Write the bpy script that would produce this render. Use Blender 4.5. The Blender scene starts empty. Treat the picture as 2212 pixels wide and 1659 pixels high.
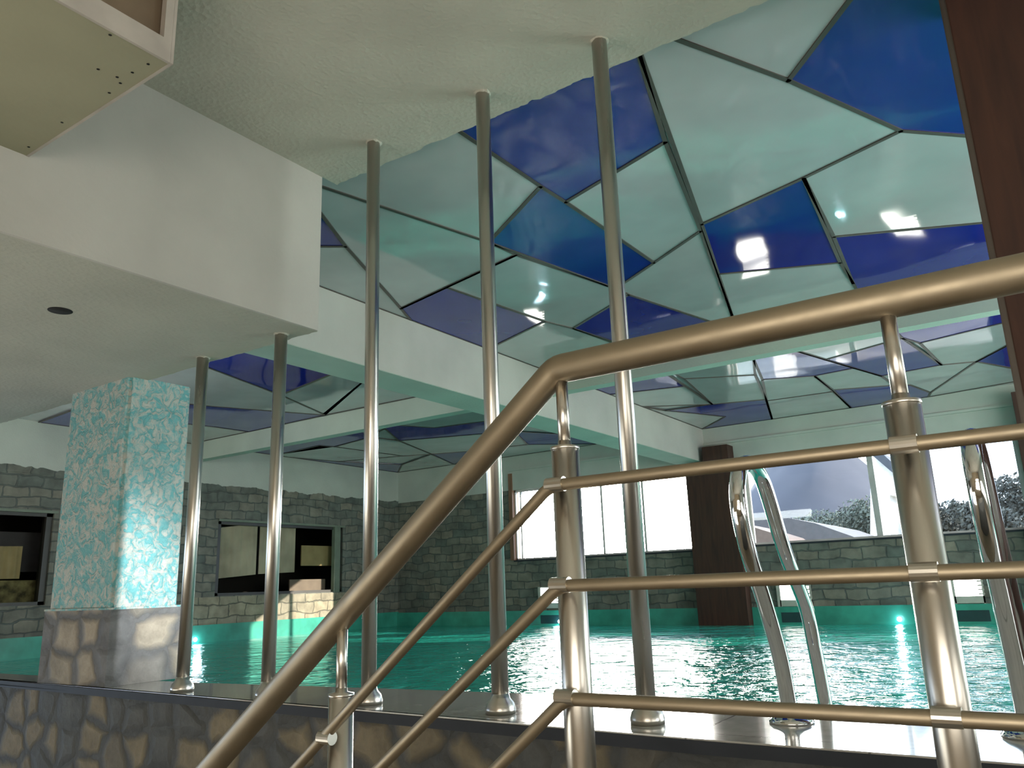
import bpy, bmesh, math, random
from mathutils import Vector, Matrix, noise
random.seed(7)
SC = bpy.context.scene
COL = SC.collection

# ------------------------------------------------------------------ camera
F, YAW, PIT, ROL = 1719.25, -0.58962, 0.248445, -0.0359886
CX, CY, EYE = 1106.0, 829.5, 0.55
CAM = Vector((0, 0, EYE))
FW = Vector((math.sin(YAW)*math.cos(PIT), math.cos(YAW)*math.cos(PIT), math.sin(PIT)))
R0 = Vector((math.cos(YAW), -math.sin(YAW), 0))
U0 = R0.cross(FW)
RT = R0*math.cos(ROL) + U0*math.sin(ROL)
UP = -R0*math.sin(ROL) + U0*math.cos(ROL)
cam_data = bpy.data.cameras.new('camera')
cam_data.sensor_width = 36
cam_data.lens = F/2212*36
cam_data.clip_start = 0.02
cam_data.clip_end = 500
cam = bpy.data.objects.new('camera', cam_data)
COL.objects.link(cam)
M = Matrix((RT, UP, -FW)).transposed().to_4x4()
M.translation = CAM
cam.matrix_world = M
SC.camera = cam

def ray(x, y): return FW + RT*((x-CX)/F) - UP*((y-CY)/F)
def at_z(p, z):                       # survey: where the sight line of a photo point meets a level plane
    d = ray(*p); return CAM + d*((z-EYE)/d.z)
def at_y(p, Y):
    d = ray(*p); return CAM + d*(Y/d.y)

# ------------------------------------------------------------------ materials
def new_mat(name):
    m = bpy.data.materials.new(name); m.use_nodes = True
    nt = m.node_tree
    return m, nt, nt.nodes['Principled BSDF']
def N(nt, t, **kw):
    n = nt.nodes.new(t)
    for k, v in kw.items():
        if k in n.inputs: n.inputs[k].default_value = v
        else: setattr(n, k, v)
    return n
def L(nt, a, b): nt.links.new(a, b)
def c4(c): return (c[0], c[1], c[2], 1)
def srgb(r, g, b):
    f = lambda v: (v/255/12.92) if v/255 <= .04045 else ((v/255+.055)/1.055)**2.4
    return (f(r), f(g), f(b))
def ramp(nt, stops):
    n = nt.nodes.new('ShaderNodeValToRGB')
    e = n.color_ramp.elements
    e[0].position, e[0].color = stops[0][0], c4(stops[0][1])
    e[1].position, e[1].color = stops[-1][0], c4(stops[-1][1])
    for p, c in stops[1:-1]:
        x = e.new(p); x.color = c4(c)
    return n
def bump(nt, bs, h, strength, dist=.02):
    b = N(nt, 'ShaderNodeBump', Strength=strength, Distance=dist)
    L(nt, h, b.inputs['Height']); L(nt, b.outputs[0], bs.inputs['Normal'])
    return b

def plain(name, col, rough=.6, metal=0, var=.06, nscale=6, spec=.5, bmp=0, bscale=60):
    m, nt, bs = new_mat(name)
    tc = N(nt, 'ShaderNodeTexCoord')
    no = N(nt, 'ShaderNodeTexNoise', Scale=nscale, Detail=5)
    L(nt, tc.outputs['Object'], no.inputs['Vector'])
    a = tuple(max(0, v*(1-var*2)) for v in col); b = tuple(min(1, v*(1+var*2)) for v in col)
    r = ramp(nt, [(.3, a), (.7, b)])
    L(nt, no.outputs[0], r.inputs[0]); L(nt, r.outputs[0], bs.inputs['Base Color'])
    bs.inputs['Roughness'].default_value = rough; bs.inputs['Metallic'].default_value = metal
    bs.inputs['Specular IOR Level'].default_value = spec
    if bmp:
        n2 = N(nt, 'ShaderNodeTexNoise', Scale=bscale, Detail=4)
        L(nt, tc.outputs['Object'], n2.inputs['Vector'])
        bump(nt, bs, n2.outputs[0], bmp)
    return m

def plaster(name, col, rough=.85, strength=.6, dist=.02):
    m, nt, bs = new_mat(name)
    tc = N(nt, 'ShaderNodeTexCoord')
    n1 = N(nt, 'ShaderNodeTexNoise', Scale=1.6, Detail=6)
    n2 = N(nt, 'ShaderNodeTexNoise', Scale=26, Detail=6, Roughness=.6)
    n3 = N(nt, 'ShaderNodeTexVoronoi', Scale=38)
    for n in (n1, n2, n3): L(nt, tc.outputs['Object'], n.inputs['Vector'])
    r = ramp(nt, [(.3, tuple(v*.9 for v in col)), (.7, tuple(min(1, v*1.07) for v in col))])
    L(nt, n1.outputs[0], r.inputs[0]); L(nt, r.outputs[0], bs.inputs['Base Color'])
    ad = N(nt, 'ShaderNodeMath', operation='ADD')
    L(nt, n2.outputs[0], ad.inputs[0])
    mu = N(nt, 'ShaderNodeMath', operation='MULTIPLY'); mu.inputs[1].default_value = .5
    L(nt, n3.outputs['Distance'], mu.inputs[0]); L(nt, mu.outputs[0], ad.inputs[1])
    bump(nt, bs, ad.outputs[0], strength, dist)
    bs.inputs['Roughness'].default_value = rough
    return m

def wall_uv(nt, sx=1, sz=1):
    tc = N(nt, 'ShaderNodeTexCoord')
    se = N(nt, 'ShaderNodeSeparateXYZ'); L(nt, tc.outputs['Object'], se.inputs[0])
    ad = N(nt, 'ShaderNodeMath', operation='ADD')
    L(nt, se.outputs[0], ad.inputs[0]); L(nt, se.outputs[1], ad.inputs[1])
    co = N(nt, 'ShaderNodeCombineXYZ')
    L(nt, ad.outputs[0], co.inputs[0]); L(nt, se.outputs[2], co.inputs[1])
    wn = N(nt, 'ShaderNodeTexNoise', Scale=2.2, Detail=3)
    L(nt, co.outputs[0], wn.inputs['Vector'])
    sb = N(nt, 'ShaderNodeVectorMath', operation='SUBTRACT'); sb.inputs[1].default_value = (.5, .5, .5)
    L(nt, wn.outputs['Color'], sb.inputs[0])
    sc = N(nt, 'ShaderNodeVectorMath', operation='SCALE'); sc.inputs['Scale'].default_value = .2
    L(nt, sb.outputs[0], sc.inputs[0])
    a2 = N(nt, 'ShaderNodeVectorMath', operation='ADD')
    L(nt, co.outputs[0], a2.inputs[0]); L(nt, sc.outputs[0], a2.inputs[1])
    return tc, a2.outputs[0]

def brick_stone(name, c1, c2, mortar, w=.34, h=.16):
    m, nt, bs = new_mat(name)
    tc, v = wall_uv(nt)
    br = N(nt, 'ShaderNodeTexBrick', Scale=1.0)
    br.inputs['Brick Width'].default_value = w; br.inputs['Row Height'].default_value = h
    br.inputs['Mortar Size'].default_value = .012; br.inputs['Mortar Smooth'].default_value = .4
    br.inputs['Color1'].default_value = c4(c1); br.inputs['Color2'].default_value = c4(c2)
    br.inputs['Mortar'].default_value = c4(mortar)
    L(nt, v, br.inputs['Vector'])
    no = N(nt, 'ShaderNodeTexNoise', Scale=5, Detail=6)
    L(nt, tc.outputs['Object'], no.inputs['Vector'])
    mx = N(nt, 'ShaderNodeMix', data_type='RGBA', blend_type='OVERLAY'); mx.inputs[0].default_value = .75
    L(nt, br.outputs['Color'], mx.inputs[6]); L(nt, no.outputs['Fac'], mx.inputs[7])
    L(nt, mx.outputs[2], bs.inputs['Base Color'])
    hh = N(nt, 'ShaderNodeMath', operation='SUBTRACT')
    L(nt, no.outputs[0], hh.inputs[0]); L(nt, br.outputs['Fac'], hh.inputs[1])
    bump(nt, bs, hh.outputs[0], .8, .03)
    bs.inputs['Roughness'].default_value = .8
    return m

def rubble(name, dark, tan1, tan2, scale=3.6, rough=.75, edge0=.42):
    m, nt, bs = new_mat(name)
    tc, v = wall_uv(nt)
    mp = N(nt, 'ShaderNodeMapping'); mp.inputs['Scale'].default_value = (1, 1.25, 1)
    L(nt, v, mp.inputs[0])
    vo = N(nt, 'ShaderNodeTexVoronoi', Scale=scale, Randomness=.75, voronoi_dimensions='2D')
    ve = N(nt, 'ShaderNodeTexVoronoi', Scale=scale, Randomness=.75, voronoi_dimensions='2D', feature='DISTANCE_TO_EDGE')
    L(nt, mp.outputs[0], vo.inputs['Vector']); L(nt, mp.outputs[0], ve.inputs['Vector'])
    se = N(nt, 'ShaderNodeSeparateColor'); L(nt, vo.outputs['Color'], se.inputs[0])
    r = ramp(nt, [(0, dark), (.35, dark), (.5, tan1), (.75, tan2), (1, tan1)])
    r.color_ramp.elements[1].position = edge0; r.color_ramp.elements[2].position = edge0+.12
    L(nt, se.outputs[0], r.inputs[0])
    no = N(nt, 'ShaderNodeTexNoise', Scale=9, Detail=7, Roughness=.65)
    L(nt, tc.outputs['Object'], no.inputs['Vector'])
    ns = N(nt, 'ShaderNodeMath', operation='MULTIPLY_ADD'); ns.inputs[1].default_value = .42; ns.inputs[2].default_value = -.15
    L(nt, no.outputs[0], ns.inputs[0])
    ed = N(nt, 'ShaderNodeMath', operation='SUBTRACT')
    L(nt, ve.outputs['Distance'], ed.inputs[0]); L(nt, ns.outputs[0], ed.inputs[1])
    er = N(nt, 'ShaderNodeMapRange'); er.inputs[1].default_value = -.02; er.inputs[2].default_value = .15
    L(nt, ed.outputs[0], er.inputs[0])
    mx = N(nt, 'ShaderNodeMix', data_type='RGBA')
    L(nt, er.outputs[0], mx.inputs[0]); mx.inputs[6].default_value = c4(tuple(x*.8 for x in dark))
    L(nt, r.outputs[0], mx.inputs[7])
    ov = N(nt, 'ShaderNodeMix', data_type='RGBA', blend_type='OVERLAY'); ov.inputs[0].default_value = .7
    L(nt, mx.outputs[2], ov.inputs[6]); L(nt, no.outputs[0], ov.inputs[7])
    L(nt, ov.outputs[2], bs.inputs['Base Color'])
    h = N(nt, 'ShaderNodeMath', operation='ADD'); L(nt, er.outputs[0], h.inputs[0]); L(nt, no.outputs[0], h.inputs[1])
    bump(nt, bs, h.outputs[0], .7, .03)
    bs.inputs['Roughness'].default_value = rough
    return m

def panel_mat(name, col, rough=.06, wave=.35, sp_=.5, coat=.5):
    m, nt, bs = new_mat(name)
    tc = N(nt, 'ShaderNodeTexCoord')
    no = N(nt, 'ShaderNodeTexNoise', Scale=.9, Detail=1)
    L(nt, tc.outputs['Object'], no.inputs['Vector'])
    n2 = N(nt, 'ShaderNodeTexNoise', Scale=1.5, Detail=3)
    L(nt, tc.outputs['Object'], n2.inputs['Vector'])
    r = ramp(nt, [(.3, tuple(v*.9 for v in col)), (.7, tuple(min(1, v*1.1) for v in col))])
    L(nt, n2.outputs[0], r.inputs[0]); L(nt, r.outputs[0], bs.inputs['Base Color'])
    bump(nt, bs, no.outputs[0], wave, .08)
    bs.inputs['Roughness'].default_value = rough
    bs.inputs['Specular IOR Level'].default_value = sp_
    bs.inputs['Coat Weight'].default_value = coat; bs.inputs['Coat Roughness'].default_value = .02
    return m

def steel(name, col, rough, aniso=0, nscale=30):
    m, nt, bs = new_mat(name)
    tc = N(nt, 'ShaderNodeTexCoord')
    mp = N(nt, 'ShaderNodeMapping'); mp.inputs['Scale'].default_value = (nscale, nscale, 1.5)
    L(nt, tc.outputs['Object'], mp.inputs[0])
    no = N(nt, 'ShaderNodeTexNoise', Scale=1, Detail=3); L(nt, mp.outputs[0], no.inputs['Vector'])
    mr = N(nt, 'ShaderNodeMapRange'); mr.inputs[3].default_value = rough*.8; mr.inputs[4].default_value = rough*1.25
    L(nt, no.outputs[0], mr.inputs[0]); L(nt, mr.outputs[0], bs.inputs['Roughness'])
    bs.inputs['Base Color'].default_value = c4(col); bs.inputs['Metallic'].default_value = 1
    return m

def splash(name, c1, c2):
    m, nt, bs = new_mat(name)
    tc = N(nt, 'ShaderNodeTexCoord')
    wn = N(nt, 'ShaderNodeTexNoise', Scale=9, Detail=3); L(nt, tc.outputs['Object'], wn.inputs['Vector'])
    mx = N(nt, 'ShaderNodeMix', data_type='VECTOR'); mx.inputs[0].default_value = .12
    L(nt, tc.outputs['Object'], mx.inputs[4]); L(nt, wn.outputs['Color'], mx.inputs[5])
    n1 = N(nt, 'ShaderNodeTexNoise', Scale=17, Detail=4, Roughness=.6, Distortion=1.4)
    L(nt, mx.outputs[1], n1.inputs['Vector'])
    r = ramp(nt, [(.42, c1), (.50, tuple(.5*(a+b) for a, b in zip(c1, c2))), (.58, c2)])
    L(nt, n1.outputs[0], r.inputs[0]); L(nt, r.outputs[0], bs.inputs['Base Color'])
    bump(nt, bs, n1.outputs[0], .9, .03)
    bs.inputs['Roughness'].default_value = .7
    return m

def water_mat():
    m, nt, bs = new_mat('pool water')
    tc = N(nt, 'ShaderNodeTexCoord')
    n1 = N(nt, 'ShaderNodeTexNoise', Scale=2.2, Detail=3, Distortion=.6)
    n2 = N(nt, 'ShaderNodeTexNoise', Scale=7.5, Detail=4, Distortion=.8)
    for n in (n1, n2): L(nt, tc.outputs['Object'], n.inputs['Vector'])
    ad = N(nt, 'ShaderNodeMath', operation='MULTIPLY_ADD'); ad.inputs[1].default_value = .35
    L(nt, n2.outputs[0], ad.inputs[0]); L(nt, n1.outputs[0], ad.inputs[2])
    bump(nt, bs, ad.outputs[0], .9, .10)
    r = ramp(nt, [(.3, WATER_A), (.7, WATER_B)])
    L(nt, n1.outputs[0], r.inputs[0]); L(nt, r.outputs[0], bs.inputs['Base Color'])
    bs.inputs['Roughness'].default_value = .03; bs.inputs['IOR'].default_value = 1.33
    return m

def deck_mat():
    m, nt, bs = new_mat('polished deck tile')
    tc = N(nt, 'ShaderNodeTexCoord')
    br = N(nt, 'ShaderNodeTexBrick', Scale=1.0, offset=0)
    br.inputs['Brick Width'].default_value = .62; br.inputs['Row Height'].default_value = 3
    br.inputs['Mortar Size'].default_value = .004
    br.inputs['Color1'].default_value = c4((.42, .41, .38)); br.inputs['Color2'].default_value = c4((.47, .46, .43))
    br.inputs['Mortar'].default_value = c4((.2, .2, .19))
    L(nt, tc.outputs['Object'], br.inputs['Vector'])
    no = N(nt, 'ShaderNodeTexNoise', Scale=14, Detail=6); L(nt, tc.outputs['Object'], no.inputs['Vector'])
    mx = N(nt, 'ShaderNodeMix', data_type='RGBA', blend_type='OVERLAY'); mx.inputs[0].default_value = .3
    L(nt, br.outputs[0], mx.inputs[6]); L(nt, no.outputs[0], mx.inputs[7]); L(nt, mx.outputs[2], bs.inputs['Base Color'])
    bs.inputs['Roughness'].default_value = .12; bs.inputs['Coat Weight'].default_value = .4
    bs.inputs['Coat Roughness'].default_value = .05
    bump(nt, bs, no.outputs[0], .03, .01)
    return m

def wood(name, a, b, rough=.5):
    m, nt, bs = new_mat(name)
    tc = N(nt, 'ShaderNodeTexCoord')
    mp = N(nt, 'ShaderNodeMapping'); mp.inputs['Scale'].default_value = (14, 14, 1.2)
    L(nt, tc.outputs['Object'], mp.inputs[0])
    no = N(nt, 'ShaderNodeTexNoise', Scale=1.3, Detail=5, Distortion=.6); L(nt, mp.outputs[0], no.inputs['Vector'])
    r = ramp(nt, [(.3, a), (.7, b)])
    L(nt, no.outputs[0], r.inputs[0]); L(nt, r.outputs[0], bs.inputs['Base Color'])
    bs.inputs['Roughness'].default_value = rough
    return m

def emit(name, col, s):
    m, nt, bs = new_mat(name)
    bs.inputs['Base Color'].default_value = c4(col)
    bs.inputs['Emission Color'].default_value = c4(col); bs.inputs['Emission Strength'].default_value = s
    return m

def glass_mat(name, tint=(1, 1, 1), base=.02):
    m, nt, bs = new_mat(name)
    out = nt.nodes['Material Output']
    tr = N(nt, 'ShaderNodeBsdfTransparent'); tr.inputs[0].default_value = c4(tint)
    gl = N(nt, 'ShaderNodeBsdfGlossy'); gl.inputs['Roughness'].default_value = .02
    lw = N(nt, 'ShaderNodeLayerWeight', Blend=.5)
    pw = N(nt, 'ShaderNodeMath', operation='POWER'); pw.inputs[1].default_value = 5; L(nt, lw.outputs['Facing'], pw.inputs[0])
    fr = N(nt, 'ShaderNodeMath', operation='MULTIPLY_ADD'); fr.inputs[1].default_value = .9; fr.inputs[2].default_value = base; L(nt, pw.outputs[0], fr.inputs[0])
    mx = N(nt, 'ShaderNodeMixShader')
    L(nt, fr.outputs[0], mx.inputs[0]); L(nt, tr.outputs[0], mx.inputs[1]); L(nt, gl.outputs[0], mx.inputs[2])
    L(nt, mx.outputs[0], out.inputs[0])
    return m

WATER_A, WATER_B = (.02, .36, .27), (.03, .44, .35)
MT = dict(
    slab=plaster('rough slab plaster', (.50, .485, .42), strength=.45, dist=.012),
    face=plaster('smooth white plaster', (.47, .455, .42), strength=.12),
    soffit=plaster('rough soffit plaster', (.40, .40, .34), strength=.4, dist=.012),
    boxu=plaster('olive painted board', (.31, .30, .21), strength=.08),
    boxs=plain('pinkish white paint', (.42, .38, .34), .7),
    boxw=plain('raw brown board', (.16, .115, .075), .8),
    beam=plaster('greenish white beam paint', (.47, .53, .46), strength=.15),
    wallw=plaster('off white wall paint', (.48, .50, .45), strength=.12),
    pale=panel_mat('pale aqua gloss panel', (.43, .43, .44)),
    blue=panel_mat('cobalt blue gloss panel', (.012, .022, .23), sp_=.4, coat=.15),
    seam=plain('bronze seam trim', (.085, .07, .06), .4, .3),
    deck=deck_mat(),
    nosing=plain('dark granite edge', (.03, .034, .042), .6, spec=.2),
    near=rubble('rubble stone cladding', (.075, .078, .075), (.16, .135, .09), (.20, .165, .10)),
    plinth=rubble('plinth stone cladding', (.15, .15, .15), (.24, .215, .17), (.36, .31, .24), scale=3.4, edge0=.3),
    stone=brick_stone('coursed grey stone', (.115, .13, .115), (.215, .195, .155), (.10, .11, .10)),
    stonet=brick_stone('coursed tan stone', (.26, .23, .17), (.34, .29, .2), (.14, .13, .1), .4, .2),
    teal=plain('teal pool tile', (.045, .32, .24), .25, var=.12, nscale=3),
    splash=splash('turquoise stippled plaster', (.14, .40, .42), (.47, .49, .45)),
    steel=steel('brushed steel', (.60, .575, .53), .29),
    steelw=steel('satin steel', (.35, .295, .215), .5),
    chrome=steel('polished chrome', (.8, .8, .8), .05),
    water=water_mat(),
    wood=wood('dark red brown wood', (.03, .010, .006), (.062, .022, .012), .7),
    woodl=wood('brown wood frame', (.18, .09, .05), (.28, .15, .09)),
    alu=plain('pale grey frame', (.5, .48, .47), .4),
    darkf=plain('dark window frame', (.03, .027, .022), .4),
    green=plain('grey green frame', (.16, .19, .14), .5),
    dark=plain('dark interior', (.02, .018, .015), .8),
    cream=plain('painted cream reflection', (.78, .68, .52), .8, var=.12, nscale=2),
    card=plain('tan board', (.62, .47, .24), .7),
    mauve=plain('mauve board', (.36, .28, .23), .7),
    olive=plain('olive brown fabric', (.26, .22, .1), .8, var=.4, nscale=8),
    floor=plain('beige floor tile', (.34, .27, .19), .4),
    warm=plain('warm beige wall', (.50, .38, .25), .8),
    lamp=emit('lamp diffuser', (1, .98, .9), 9),
    led=emit('cold white led', (.7, .85, 1), 18),
    lampf=plain('grey lamp housing', (.45, .45, .4), .5),
    hole=plain('black hole lining', (.006, .006, .006), .9),
    niche=plain('dark teal niche', (.015, .05, .055), .3),
    glass=glass_mat('clear window glass'),
    glassd=glass_mat('smoky window glass', (.82, .82, .8), 0),  # no straight-on mirroring; painted reflection panels take its place
    mount=plain('hazy mauve mountain rock', (.052, .053, .065), .95, var=.12, nscale=.06),  # haze in front of the mountain is mixed into this colour
    leaf=plain('hazy green leaves', (.07, .077, .067), .9, var=.25, nscale=.5),  # greyed so the leaf colour carries the haze
    leafp=plain('hazy pale green leaves', (.09, .105, .085), .9, var=.2, nscale=.4),  # paleness is haze put into the leaf colour
    trunk=plain('grey bark', (.1, .08, .06), .9),
    ground=plain('dusty ground', (.2, .18, .15), .95, var=.2, nscale=.4),
    roofp=plain('pale grey roof', (.08, .076, .078), .9),
    roofo=plain('peach roof', (.12, .085, .068), .9),
    house=plain('white house paint', (.75, .74, .70), .8),
    slate=plain('slate roof', (.05, .055, .065), .8),
    step=plain('grey stair stone', (.2, .19, .17), .5),
)

# ------------------------------------------------------------------ mesh helpers
def link(name, bm, mat, parent=None, smooth=False, recalc=True):
    if recalc: bmesh.ops.recalc_face_normals(bm, faces=bm.faces[:])
    me = bpy.data.meshes.new(name)
    bm.to_mesh(me); bm.free()
    for m in (mat if isinstance(mat, (list, tuple)) else [mat]):
        me.materials.append(MT[m] if isinstance(m, str) else m)
    if smooth:
        for p in me.polygons: p.use_smooth = True
    o = bpy.data.objects.new(name, me)
    COL.objects.link(o)
    if parent:
        o.parent = parent
        o.matrix_parent_inverse = parent.matrix_world.inverted()
    return o
def empty(name, loc):
    o = bpy.data.objects.new(name, None); COL.objects.link(o); o.location = loc
    o.empty_display_size = .1
    o.matrix_world = Matrix.Translation(loc)
    return o
def tag(o, label, cat, group=None, kind=None):
    o['label'] = label; o['category'] = cat
    if group: o['group'] = group
    if kind: o['kind'] = kind
    return o
def struct(o, label=None):
    o['kind'] = 'structure'
    if label: o['label'] = label
    return o
def add_box(bm, x0, x1, y0, y1, z0, z1, mi=0):
    v = [bm.verts.new((x, y, z)) for z in (z0, z1) for y in (y0, y1) for x in (x0, x1)]
    for q in ((0, 2, 3, 1), (4, 5, 7, 6), (0, 1, 5, 4), (2, 6, 7, 3), (0, 4, 6, 2), (1, 3, 7, 5)):
        f = bm.faces.new([v[i] for i in q]); f.material_index = mi
def box(name, b, mat, parent=None, bevel=0):
    bm = bmesh.new(); add_box(bm, *b)
    if bevel: bmesh.ops.bevel(bm, geom=bm.edges[:], offset=bevel, segments=2, affect='EDGES')
    return link(name, bm, mat, parent)
def add_prism(bm, poly, z0, z1):
    a = [bm.verts.new((p[0], p[1], z0)) for p in poly]; b = [bm.verts.new((p[0], p[1], z1)) for p in poly]
    n = len(poly)
    bm.faces.new(a[::-1]); bm.faces.new(b)
    for i in range(n): bm.faces.new((a[i], a[(i+1) % n], b[(i+1) % n], b[i]))
def add_tube(bm, pts, r, seg=20, cap=True):
    pts = [Vector(p) for p in pts]
    rr = r if isinstance(r, (list, tuple)) else [r]*len(pts)
    t0 = (pts[1]-pts[0]).normalized()
    nrm = t0.orthogonal().normalized()
    rings = []
    for i, p in enumerate(pts):
        if i == 0: t = (pts[1]-p)
        elif i == len(pts)-1: t = (p-pts[i-1])
        else: t = (pts[i+1]-p).normalized() + (p-pts[i-1]).normalized()
        t.normalize()
        nrm = (nrm - t*nrm.dot(t)).normalized(); bi = t.cross(nrm)
        rings.append([bm.verts.new(p + (nrm*math.cos(a)+bi*math.sin(a))*rr[i]) for a in [2*math.pi*k/seg for k in range(seg)]])
    for A, B in zip(rings, rings[1:]):
        for k in range(seg): bm.faces.new((A[k], A[(k+1) % seg], B[(k+1) % seg], B[k]))
    if cap: bm.faces.new(rings[0][::-1]); bm.faces.new(rings[-1])
def tube(name, pts, r, mat, parent=None, seg=20):
    bm = bmesh.new(); add_tube(bm, pts, r, seg)
    o = link(name, bm, mat, parent)
    for p in o.data.polygons: p.use_smooth = len(p.vertices) == 4
    return o
def lathe(name, prof, cx, cy, mat, parent=None, seg=28):      # prof: (radius, z)
    bm = bmesh.new(); rings = []
    for r, z in prof:
        rings.append([bm.verts.new((cx+r*math.cos(a), cy+r*math.sin(a), z)) for a in [2*math.pi*k/seg for k in range(seg)]])
    for A, B in zip(rings, rings[1:]):
        for k in range(seg): bm.faces.new((A[k], A[(k+1) % seg], B[(k+1) % seg], B[k]))
    bm.faces.new(rings[0][::-1]); bm.faces.new(rings[-1])
    return link(name, bm, mat, parent, smooth=True)
def smooth_path(pts, n=8):                                      # Catmull-Rom
    P = [Vector(p) for p in pts]; P = [P[0]*2-P[1]] + P + [P[-1]*2-P[-2]]
    out = []
    for i in range(1, len(P)-2):
        for k in range(n):
            t = k/n; a, b, c, d = P[i-1], P[i], P[i+1], P[i+2]
            out.append(.5*((2*b)+(c-a)*t+(2*a-5*b+4*c-d)*t*t+(3*b-a-3*c+d)*t**3))
    out.append(P[-2]); return out
def elbow(a, b, c, r, n=7):                                     # path a-b-c with b rounded
    a, b, c = Vector(a), Vector(b), Vector(c)
    p = b+(a-b).normalized()*r; q = b+(c-b).normalized()*r
    return [a] + [(1-t)**2*p+2*t*(1-t)*b+t*t*q for t in [k/n for k in range(n+1)]] + [c]

# ------------------------------------------------------------------ dimensions (metres)
ZC = 3.22            # glossy ceiling panels
ZS = 3.15            # near slab underside
ZF = 2.11            # low soffit underside
XL, XR = -12.6, 4.5  # hall side walls
YF = 13.9            # window wall
X0 = -3.56           # face where the low soffit meets the slab
YE = 3.21            # far edge of the soffit
YSL = 3.33           # far edge of the slab
YP = 3.11            # row of poles
ZW = -.22            # water level
YB = -3.0            # back wall behind the camera

# ------------------------------------------------------------------ room shell
def ragged_slab(name, x0, x1, y0, y1, z0, z1, mat, amp=.012, seed=0):
    bm = bmesh.new(); n = int((x1-x0)/.02); poly = [(x0, y0)]
    poly = [(x1, y0)]
    for i in range(n, -1, -1):
        x = x0+(x1-x0)*i/n
        poly.append((x, y1 + amp*(noise.noise(Vector((x*6, seed, 0)))+.7*noise.noise(Vector((x*22, seed, 3))))*1.6))
    poly.append((x0, y0))
    add_prism(bm, poly[::-1], z0, z1)
    return link(name, bm, mat)
struct(ragged_slab('ceiling', X0, XR, YB, YSL, ZS, 3.45, 'slab', .014, 1), 'rough off-white plaster slab above the steel poles')
# low dropped ceiling: rough underside, smooth white side face
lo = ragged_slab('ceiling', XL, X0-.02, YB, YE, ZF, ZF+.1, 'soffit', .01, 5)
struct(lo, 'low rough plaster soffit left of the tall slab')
box('side_face', (X0-.02, X0, YB, YE-.005, ZF, ZS+.02), 'face', lo)
box('pool_side_face', (XL, X0-.021, YE-.05, YE-.006, ZF+.05, ZC), 'beam', lo)
# concrete above everything
struct(box('ceiling', (XL-.3, XR+.3, YB-.3, YF+.3, 3.45, 3.6), 'beam'), 'flat roof slab above the panels')

hb = empty('ventilation_box', (-3.0, 1.1, 2.5))
tag(hb, 'olive-bottomed box hung in the corner of the slab and the white face, top left', 'ceiling box')
bx1 = -2.47; by1 = 1.475
box('bottom_board', (X0, bx1-.012, .1, by1-.01, 2.50, 2.52), 'boxu', hb)
bm = bmesh.new(); add_box(bm, bx1-.012, bx1, .1, by1-.0125, 2.498, 2.59); add_box(bm, bx1-.03, bx1, by1-.045, by1-.0125, 2.59, ZS)
add_box(bm, X0, bx1+.0005, by1-.012, by1, 2.498, ZS)
link('white_lip', bm, 'boxs', hb)
box('inner_board', (bx1-.06, bx1-.04, .1, by1-.02, 2.52, ZS), 'boxw', hb)
for p in ((212, 149), (320, 138), (286, 156), (253, 166), (260, 179), (236, 200), (134, 264), (62, 317), (238, 75)):
    q = at_z(p, 2.5)
    if q.y < by1-.02:
        bm = bmesh.new(); bmesh.ops.create_circle(bm, cap_ends=True, radius=.006, segments=10, matrix=Matrix.Translation((q.x, q.y, 2.4985)))
        link('dark_spot', bm, 'hole', hb, recalc=False)

dl = empty('recessed_light', at_z((130, 671), ZF))
tag(dl, 'small round black unlit recess in the low rough soffit', 'downlight')
q = at_z((130, 671), ZF)
lathe('recess', [(.001, ZF-.002), (.062, ZF-.002), (.062, ZF+.05), (.001, ZF+.05)], q.x, q.y, 'hole', dl)

# left wall (X = XL): white plaster band over coursed stone with two windows
def wall_x(name, ywins, lab):
    bm = bmesh.new()
    zs0, zs1 = .07, 2.5
    ys = [YB-.3]; 
    for (a, b, c, d) in ywins:
        add_box(bm, XL-.25, XL, ys[-1], a, zs0, zs1)
        add_box(bm, XL-.25, XL, a, b, zs0, c); add_box(bm, XL-.25, XL, a, b, d, zs1)
        ys.append(b)
    add_box(bm, XL-.25, XL, ys[-1], YF+.3, zs0, zs1)
    return link(name, bm, 'stone')
WL = [(3.4, 6.2, .52, 1.88), (9.1, 12.18, .56, 1.9)]
wl = struct(wall_x('wall_left', WL, ''), 'grey coursed stone wall at the left end of the pool')
# ragged top of the stone
bm = bmesh.new(); y = YB
poly = []
n = 400
pts = [(YB+(YF-YB)*i/n) for i in range(n+1)]
def zr(y, s): return 2.53+.05*noise.noise(Vector((y*3, s, 0)))+.03*noise.noise(Vector((y*11, s, 4)))
va = []
for y in pts:
    z = zr(y, 0); va.append([bm.verts.new((XL+dx, y, zz)) for dx, zz in ((0, 2.44), (.012, 2.44), (.012, z), (0, z))])
for A, B in zip(va, va[1:]):
    for i, j in ((0, 1), (1, 2), (2, 3)): bm.faces.new((A[i], A[j], B[j], B[i]))
link('rough_stone_edge', bm, 'stone', wl)
box('white_band', (XL-.25, XL+.003, YB-.3, YF+.3, 2.5, 3.45), 'wallw', wl)
box('tile_band', (XL-.25, XL+.02, 3.3, YF, -1.5, .08), 'teal', wl)
box('tan_stone', (XL, XL+.006, 8.6, 12.9, .08, .545), 'stonet', wl)

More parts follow.
